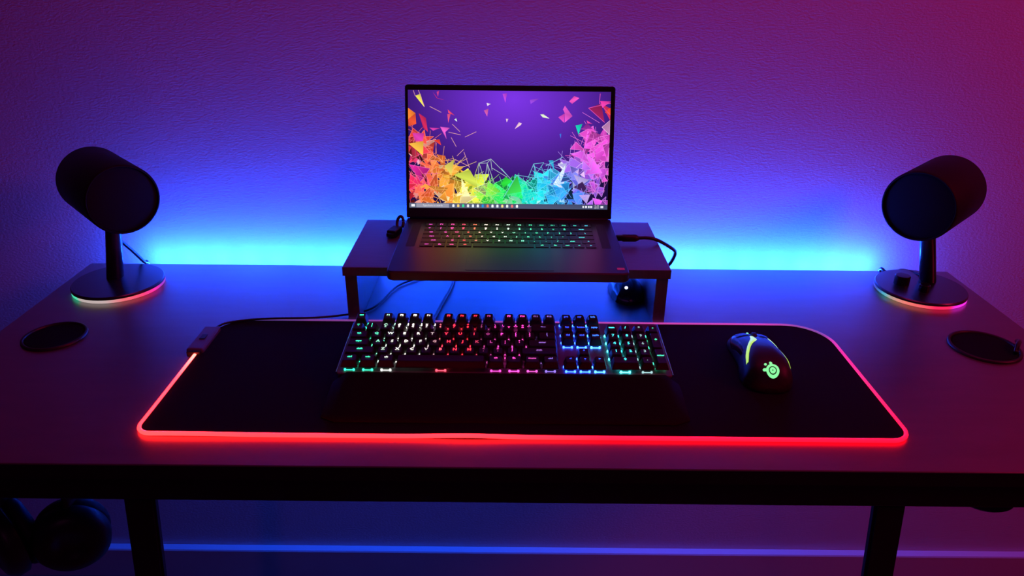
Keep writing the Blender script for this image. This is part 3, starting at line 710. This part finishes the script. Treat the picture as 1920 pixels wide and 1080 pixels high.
# ------------------------------------------------------------------ speakers
RB = 0.0735
def speaker(side, bx, by, sx, sy, dc, az, ti, r, L, label, ringcols, knobs, cable):
    t_ = thing('desk_speaker', label, 'speaker', (bx, by, D), group=None)
    T = Matrix.Translation((bx, by, D))
    bs = obj('base', lathe(bmesh.new(), [(0, 0.0062), (RB-0.002, 0.0062), (RB, 0.0072), (RB, 0.0105), (RB-0.0015, 0.0120), (0, 0.0122)], 72, T), M_SBASE, t_)
    shade_auto(bs)
    ring = obj('light_ring', lathe(bmesh.new(), [(0, 0.0012), (RB-0.0016, 0.0012), (RB-0.0004, 0.0022), (RB-0.0004, 0.0062), (0, 0.0062)], 96, T), M_TUBE, t_)
    def rc(co):
        a = math.degrees(math.atan2(co.y, co.x)) % 360
        return interp(ringcols, a)
    colored(ring.data, rc)
    obj('rubber_foot', lathe(bmesh.new(), [(0, 0.0001), (RB-0.006, 0.0001), (RB-0.006, 0.0012), (0, 0.0012)], 48, T), M_RUB, t_)
    # drum
    a = Vector((math.cos(az)*math.cos(ti), math.sin(az)*math.cos(ti), math.sin(ti)))
    c = Vector(dc)
    R = a.to_track_quat('Z', 'Y').to_matrix().to_4x4(); DM = Matrix.Translation(c) @ R
    e = 0.006
    prof = [(0, -L), (r-e, -L), (r-e*0.3, -L+e*0.3), (r, -L+e)] + [(r, L-0.004), (r-0.001, L-0.0008), (r-0.002, L), (r-0.0035, L), (r-0.0045, L-0.004)]
    dr = obj('drum', lathe(bmesh.new(), prof+[(0, L-0.004)], 64, DM), M_DRUM, t_); shade_auto(dr)
    gp = [(0, L+0.0005), (r*0.30, L+0.0002), (r*0.7, L-0.001), (r-0.0047, L-0.0028), (r-0.0047, L-0.0039)]
    shade_auto(obj('front_grille', lathe(bmesh.new(), gp, 64, DM), M_GRILLE, dr))
    shade_auto(obj('rear_port', lathe(bmesh.new(), [(0, -L-0.0002), (0.012, -L-0.0002), (0.016, -L-0.0030), (0.018, -L-0.0030), (0.019, -L-0.0002)], 32, DM), M_GLOSS, dr))
    # stem: flat-oval post from the base up into the drum
    foot = Vector((sx, sy, D+0.0120)); head = Vector((c.x - a.x*0.004, c.y - a.y*0.004, c.z - r*0.9))
    bm = bmesh.new(); n = 10; rings_ = []
    ax = Vector((a.x, a.y, 0)).normalized(); sd = Vector((-ax.y, ax.x, 0))
    for i in range(n+1):
        q = foot.lerp(head, i/n); k = 1.0-0.10*(i/n)+0.25*max(0, 1-i/0.8)*0
        rings_.append([bm.verts.new(q + sd*math.cos(2*PI*j/24)*0.0140*k + ax*math.sin(2*PI*j/24)*0.0115*k) for j in range(24)])
    for A, Bq in zip(rings_, rings_[1:]):
        for j in range(24): bm.faces.new((A[j], A[(j+1) % 24], Bq[(j+1) % 24], Bq[j]))
    bm.faces.new(rings_[0][::-1]); bm.faces.new(rings_[-1]); bmesh.ops.recalc_face_normals(bm, faces=bm.faces)
    shade_auto(obj('stem', bm, M_STEM, t_))
    for (kx, ky, kr, kh) in knobs:
        kp = [(kr, 0.0), (kr, kh-0.001), (kr-0.001, kh), (kr*0.8, kh+0.0001), (0, kh+0.0001)]
        shade_auto(obj('knob', lathe(bmesh.new(), kp, 36, Matrix.Translation((kx, ky, D+0.0123))), M_GLOSS, t_))
    obj('cable', tube(bmesh.new(), catmull(cable, 7), 0.0030, 8), M_CABLE, t_, smooth=True)
    return t_
GRN, WHT, RED, ORG, MAG = (0.06, 0.75, 0.42), (0.50, 0.42, 0.40), (1.1, 0.02, 0.10), (0.85, 0.22, 0.15), (0.95, 0.03, 0.85)
DIM = (0.03, 0.03, 0.05)
ringL = [(0, (0.3, 0.02, 0.2)), (175, DIM), (205, (0.1, 0.2, 0.2)), (212, GRN), (236, GRN), (242, WHT), (280, WHT), (300, (0.8, 0.16, 0.18)), (325, (1.0, 0.06, 0.12)), (345, (0.95, 0.02, 0.30)), (360, (0.3, 0.02, 0.2))]
ringR = [(0, (0.2, 0.02, 0.2)), (170, DIM), (186, (0.02, 0.18, 0.2)), (196, (0.05, 0.45, 0.38)), (206, (0.40, 0.35, 0.20)), (225, ORG), (250, (0.9, 0.10, 0.12)), (262, RED), (283, RED), (290, MAG), (335, MAG), (350, (0.2, 0.02, 0.2)), (360, (0.2, 0.02, 0.2))]
speaker('left', -0.6755, 1.1635, -0.686, 1.174, (-0.6572, 1.16, D+0.1754), math.radians(-45.5), math.radians(-1.1), 0.0560, 0.0738,
        'black drum-shaped desk speaker on a round base without knobs, left end of desk', ringL, [],
        [(-0.6790, 1.183, D+0.088), (-0.6785, 1.200, D+0.0715), (-0.6757, 1.230, D+0.038), (-0.6745, 1.258, D+0.006), (-0.6742, 1.2665, D+0.0026), (-0.6742, 1.271, D-0.02)])
speaker('right', 0.7140, 1.1720, 0.7385, 1.196, (0.6908, 1.16, D+0.1760), math.radians(-137.1), math.radians(-1.8), 0.0568, 0.0673,
        'black drum-shaped desk speaker with two knobs on its base, right end of desk', ringR, [(0.6835, 1.1795, 0.0125, 0.016), (0.7080, 1.150, 0.0085, 0.012)],
        [(0.736, 1.208, D+0.014), (0.730, 1.236, D+0.010), (0.716, 1.247, D+0.009), (0.700, 1.243, D+0.004), (0.690, 1.252, D+0.004), (0.688, 1.264, D+0.004), (0.688, 1.271, D-0.02)])

# ------------------------------------------------------------------ mice
def mouse_shape(Lm, widths, heights, pexp):
    def W(s): return interp(widths, s)
    def H(s):
        n = len(heights)
        for i in range(n-1):
            if s <= heights[i+1][0] or i == n-2:
                x0, x1 = heights[i][0], heights[i+1][0]; y0, y1 = heights[i][1][0], heights[i+1][1][0]
                m0 = (y1-heights[max(i-1, 0)][1][0])/(x1-heights[max(i-1, 0)][0]); m1 = (heights[min(i+2, n-1)][1][0]-y0)/(heights[min(i+2, n-1)][0]-x0)
                t = min(1, max(0, (s-x0)/(x1-x0))); h_ = x1-x0
                return (2*t**3-3*t*t+1)*y0+(t**3-2*t*t+t)*h_*m0+(-2*t**3+3*t*t)*y1+(t**3-t*t)*h_*m1
    def surf(x, s):
        wl, wr = W(s); ww = wl if x < 0 else wr
        q = min(1, abs(x)/ww)
        return H(s)*(1-q**pexp)**0.5
    return W, H, surf
def mouse_body(Lm, W, H, surf, NS=70, NA=44, low=0.0015):
    bm = bmesh.new(); rows = []
    for i in range(NS+1):
        s = 0.004+0.992*(0.5-0.5*math.cos(PI*i/NS)); y = (0.5-s)*Lm; wl, wr = W(s); row = []
        for j in range(NA+1):
            a = PI*j/NA; x = -math.cos(a); x = x*(wl if x < 0 else wr)
            row.append(bm.verts.new((x*(0.999), y, low+surf(x*0.999, s))))
        rows.append(row)
    for A, Bq in zip(rows, rows[1:]):
        for j in range(NA): bm.faces.new((A[j], Bq[j], Bq[j+1], A[j+1]))
    loop = rows[0]+[r[-1] for r in rows[1:]]+rows[-1][::-1][1:]+[r[0] for r in rows[1:-1]][::-1]
    lowv = [bm.verts.new((v.co.x*0.97, v.co.y*0.985, 0)) for v in loop]; n = len(loop)
    for k in range(n): bm.faces.new((loop[k], loop[(k+1) % n], lowv[(k+1) % n], lowv[k]))
    bm.faces.new(lowv); bmesh.ops.recalc_face_normals(bm, faces=bm.faces)
    return bm
gm = thing('gaming_mouse', 'black gaming mouse with yellow-green light strips and glowing round emblem on the mat', 'mouse', (0.3520, 0.9010, D+0.0044), (0, 0, math.radians(-3.8)))
LM = 0.136
# s runs from the front (0) to the rear (1)
Wg, Hg, Sg = mouse_shape(LM, [(0, (0.027, 0.024)), (0.03, (0.0330, 0.0290)), (0.12, (0.0345, 0.0305)), (0.3, (0.0315, 0.0290)), (0.5, (0.0300, 0.0290)), (0.72, (0.0345, 0.0340)), (0.86, (0.0330, 0.0325)), (0.94, (0.0260, 0.0260)), (0.98, (0.0170, 0.0170)), (1.0, (0.006, 0.006))],
                      [(0, (0.013,)), (0.03, (0.018,)), (0.15, (0.024,)), (0.35, (0.033,)), (0.55, (0.0390,)), (0.68, (0.0400,)), (0.78, (0.0380,)), (0.86, (0.0335,)), (0.92, (0.0270,)), (0.97, (0.0170,)), (1, (0.006,))], 3.2)
shade_auto(obj('shell', mouse_body(LM, Wg, Hg, Sg), M_MOUSE, gm, local=True), 60)
def on_surf(x, s, off=0.0004): return (x, (0.5-s)*LM, 0.0015+Sg(x, s)+off)
def ribbon(name, pts, m_, n=10, off=0.0005):
    """pts: rows of (s, x_outer, x_inner) laid onto the mouse"""
    bm = bmesh.new(); rr = []
    P_ = catmull([Vector(p) for p in pts], n)
    for p in P_:
        s, xo, xi = p; rr.append([bm.verts.new(on_surf(xo+(xi-xo)*k/4, s, off+(0.0004 if 0 < k < 4 else -0.0008))) for k in range(5)])
    for A, Bq in zip(rr, rr[1:]):
        for k in range(4): bm.faces.new((A[k], A[k+1], Bq[k+1], Bq[k]))
    bmesh.ops.recalc_face_normals(bm, faces=bm.faces)
    return obj(name, bm, m_, gm, local=True, smooth=True)
ribbon('light_strip', [(0.20, -0.0085, -0.0035), (0.30, -0.0110, -0.0030), (0.38, -0.0150, -0.0040), (0.50, -0.0215, -0.0150), (0.64, -0.0270, -0.0225), (0.77, -0.0295, -0.0268)], M_STRIP)
ribbon('light_strip', [(0.22, 0.0195, 0.0165), (0.30, 0.0225, 0.0160), (0.40, 0.0255, 0.0180), (0.55, 0.0275, 0.0215), (0.70, 0.0290, 0.0255), (0.78, 0.0300, 0.0285)], M_STRIP)
# button split, wheel and side buttons
ribbon('side_panel', [(0.06, -0.0300, -0.0245), (0.18, -0.0325, -0.0250), (0.32, -0.0300, -0.0235), (0.45, -0.0285, -0.0245), (0.52, -0.0280, -0.0262)], M_GLOSS, off=0.0009)
ribbon('button', [(0.02, -0.0270, -0.0040), (0.10, -0.0280, -0.0040), (0.15, -0.0270, -0.0042)], M_MOUSE, off=0.0009)
ribbon('button', [(0.02, 0.0250, 0.0040), (0.10, 0.0260, 0.0040), (0.20, 0.0200, 0.0042)], M_MOUSE, off=0.0009)
bm = lathe(bmesh.new(), [(0, -0.0032), (0.0098, -0.0032), (0.0112, -0.0018), (0.0112, 0.0018), (0.0098, 0.0032), (0, 0.0032)], 28, Matrix.Translation((0, (0.5-0.15)*LM, 0.0185)) @ Matrix.Rotation(PI/2, 4, 'Y'))
obj('scroll_wheel', bm, M_RUB, gm, local=True)
bm = lathe(bmesh.new(), [(0, 0), (0.0022, 0), (0.0016, 0.0016), (0, 0.002)], 10, Matrix.Translation(on_surf(-0.006, 0.045, 0)))
obj('wheel_light', bm, M_LOGO, gm, local=True)
# the emblem: disc with a dark ring and a dot, three stubs at its upper left
ES, EX = 0.915, 0.0005
def emblem_patch(bm, outer, inner=None, off=0.0005):
    def pt(x, y): return on_surf(EX+x*0.92, ES-y*0.70/LM, off+0.0004)
    if inner is None:
        c = bm.verts.new(pt(sum(p[0] for p in outer)/len(outer), sum(p[1] for p in outer)/len(outer))); v = [bm.verts.new(pt(*p)) for p in outer]
        for k in range(len(v)): bm.faces.new((c, v[k], v[(k+1) % len(v)]))
    else:
        v = [bm.verts.new(pt(*p)) for p in outer]; q = [bm.verts.new(pt(*p)) for p in inner]
        for k in range(len(v)): bm.faces.new((v[k], v[(k+1) % len(v)], q[(k+1) % len(v)], q[k]))
def circ(r, n=36, cx=0, cy=0): return [(cx+r*math.cos(2*PI*k/n), cy+r*math.sin(2*PI*k/n)) for k in range(n)]
bm = bmesh.new()
emblem_patch(bm, circ(0.0094), circ(0.0057)); emblem_patch(bm, circ(0.0043), circ(0.0009))
for ang, r1, r2, rr in ((100, 0.008, 0.0128, 0.0021), (178, 0.008, 0.0128, 0.0021)):
    a = math.radians(ang); dx, dy = math.cos(a), math.sin(a); nx_, ny_ = -dy*rr, dx*rr
    emblem_patch(bm, [(dx*r1+nx_, dy*r1+ny_), (dx*r2+nx_, dy*r2+ny_), (dx*(r2+0.0016), dy*(r2+0.0016)), (dx*r2-nx_, dy*r2-ny_), (dx*r1-nx_, dy*r1-ny_)], off=0.00055)
a = math.radians(138); emblem_patch(bm, circ(0.0021, 16, math.cos(a)*0.0130, math.sin(a)*0.0130), off=0.00055)
bmesh.ops.recalc_face_normals(bm, faces=bm.faces)
obj('emblem', bm, M_LOGO, gm, local=True)

sm = thing('small_mouse', 'small glossy black mouse lying on the desk under the riser, right side', 'mouse', (0.1985, 1.150, D+0.0002), (0, 0, math.radians(6)))
L2 = 0.090
Ws, Hs, Ss = mouse_shape(L2, [(0, (0.012, 0.012)), (0.06, (0.0215, 0.0215)), (0.25, (0.0270, 0.0270)), (0.6, (0.0285, 0.0285)), (0.85, (0.0245, 0.0245)), (0.95, (0.0170, 0.0170)), (1.0, (0.007, 0.007))],
                      [(0, (0.010,)), (0.06, (0.017,)), (0.3, (0.027,)), (0.55, (0.031,)), (0.8, (0.027,)), (0.93, (0.019,)), (1, (0.010,))], 2.6)
shade_auto(obj('shell', mouse_body(L2, Ws, Hs, Ss), M_GLOSS, sm, local=True), 60)
bm = lathe(bmesh.new(), [(0, -0.003), (0.0085, -0.003), (0.0095, -0.0015), (0.0095, 0.0015), (0.0085, 0.003), (0, 0.003)], 24, Matrix.Translation((0, 0.024, 0.0215)) @ Matrix.Rotation(PI/2, 4, 'Y'))
obj('scroll_wheel', bm, M_RUB, sm, local=True)
bm = bmesh.new()
lathe(bm, [(0, 0.0014), (0.0022, 0.0010), (0.0032, 0)], 16, Matrix.Translation((-0.008, -0.0300, 0.0013+Ss(-0.008, 0.5+0.0300/L2))) @ Matrix.Rotation(0.6, 4, 'X'))
obj('painted_highlight', bm, M_GLINT, sm, local=True)  # glowing dot stands in for the white highlight on the glossy shell

# ------------------------------------------------------------------ headset hanging under the desk at the left
hs = thing('headset', 'black over-ear headset hanging from a hook under the left end of the desk', 'headset', (-0.605, 0.745, D-0.17))
def ear(cx, cy, cz, az, r):
    a = Vector((math.cos(az), math.sin(az), -0.05)).normalized()
    DM = Matrix.Translation((cx, cy, cz)) @ a.to_track_quat('Z', 'Y').to_matrix().to_4x4() @ Matrix.Diagonal((1, 1.08, 1, 1))
    s_ = obj('ear_cup', lathe(bmesh.new(), [(0, 0.018), (r*0.35, 0.0182), (r*0.40, 0.0210), (r*0.62, 0.0215), (r*0.86, 0.0185), (r, 0.010), (r, -0.002), (r*0.9, -0.006), (0, -0.006)], 48, DM), M_CUP, hs); shade_auto(s_, 50)
    prof = [(r*0.55, -0.0062)]+[(r*0.80+r*0.17*math.cos(t_), -0.0165-0.010*math.sin(t_)) for t_ in [-PI*0.5+k*PI*1.5/10 for k in range(11)]]
    shade_auto(obj('ear_cushion', lathe(bmesh.new(), prof, 48, DM), M_RUB, s_), 60)
ear(-0.5770, 0.752, D-0.175, math.radians(-66), 0.0465)
ear(-0.660, 0.748, D-0.172, math.radians(-125), 0.0520)
arc = catmull([(-0.5665, 0.757, D-0.120), (-0.566, 0.757, D-0.098), (-0.578, 0.757, D-0.078), (-0.608, 0.757, D-0.068), (-0.640, 0.757, D-0.078), (-0.654, 0.757, D-0.098), (-0.654, 0.757, D-0.122)], 6)
bm = bmesh.new(); rr = []
for i, p in enumerate(arc):
    a_ = arc[max(i-1, 0)]; b_ = arc[min(i+1, len(arc)-1)]; t_ = (b_-a_).normalized(); n_ = Vector((-t_.z, 0, t_.x))
    rr.append([bm.verts.new(p+n_*x+Vector((0, y, 0))) for x, y in ((-0.004, -0.014), (0.003, -0.016), (0.005, 0), (0.003, 0.016), (-0.004, 0.014))])
for A, Bq in zip(rr, rr[1:]):
    for k in range(5): bm.faces.new((A[k], A[(k+1) % 5], Bq[(k+1) % 5], Bq[k]))
bm.faces.new(rr[0][::-1]); bm.faces.new(rr[-1]); bmesh.ops.recalc_face_normals(bm, faces=bm.faces)
obj('headband', bm, M_PLAS, hs, smooth=True)
hk = thing('headset_hook', 'black hook under the left end of the desk holding the headset', 'hook', (-0.610, 0.757, D-0.03))
obj('hook_plate', B(-0.625, -0.595, 0.735, 0.785, D-0.0235, D-0.0203, bev=0.0005, seg=1), M_STEEL, hk)
obj('hook_arm', tube(bmesh.new(), catmull([(-0.61, 0.780, D-0.0236), (-0.61, 0.780, D-0.062), (-0.61, 0.774, D-0.074), (-0.61, 0.757, D-0.0765), (-0.61, 0.738, D-0.0745), (-0.61, 0.732, D-0.066)], 5), 0.0032, 8), M_STEEL, hk, smooth=True)
# shallow cup holder ring under the right end
ch = thing('cup_holder', 'shallow black holder under the right end of the desk', 'holder', (0.600, 0.750, D-0.03))
obj('holder_plate', B(0.58, 0.62, 0.735, 0.765, D-0.0235, D-0.0203, bev=0.0005, seg=1), M_STEEL, ch)
bm = lathe(bmesh.new(), [(0.012, -0.0236), (0.014, -0.0236), (0.036, -0.070), (0.040, -0.084), (0.036, -0.088), (0.0, -0.089), (0, -0.086), (0.034, -0.084), (0.012, -0.030)], 40, Matrix.Translation((0.600, 0.750, D)))
shade_auto(obj('holder_bowl', bm, M_STEEL, ch))
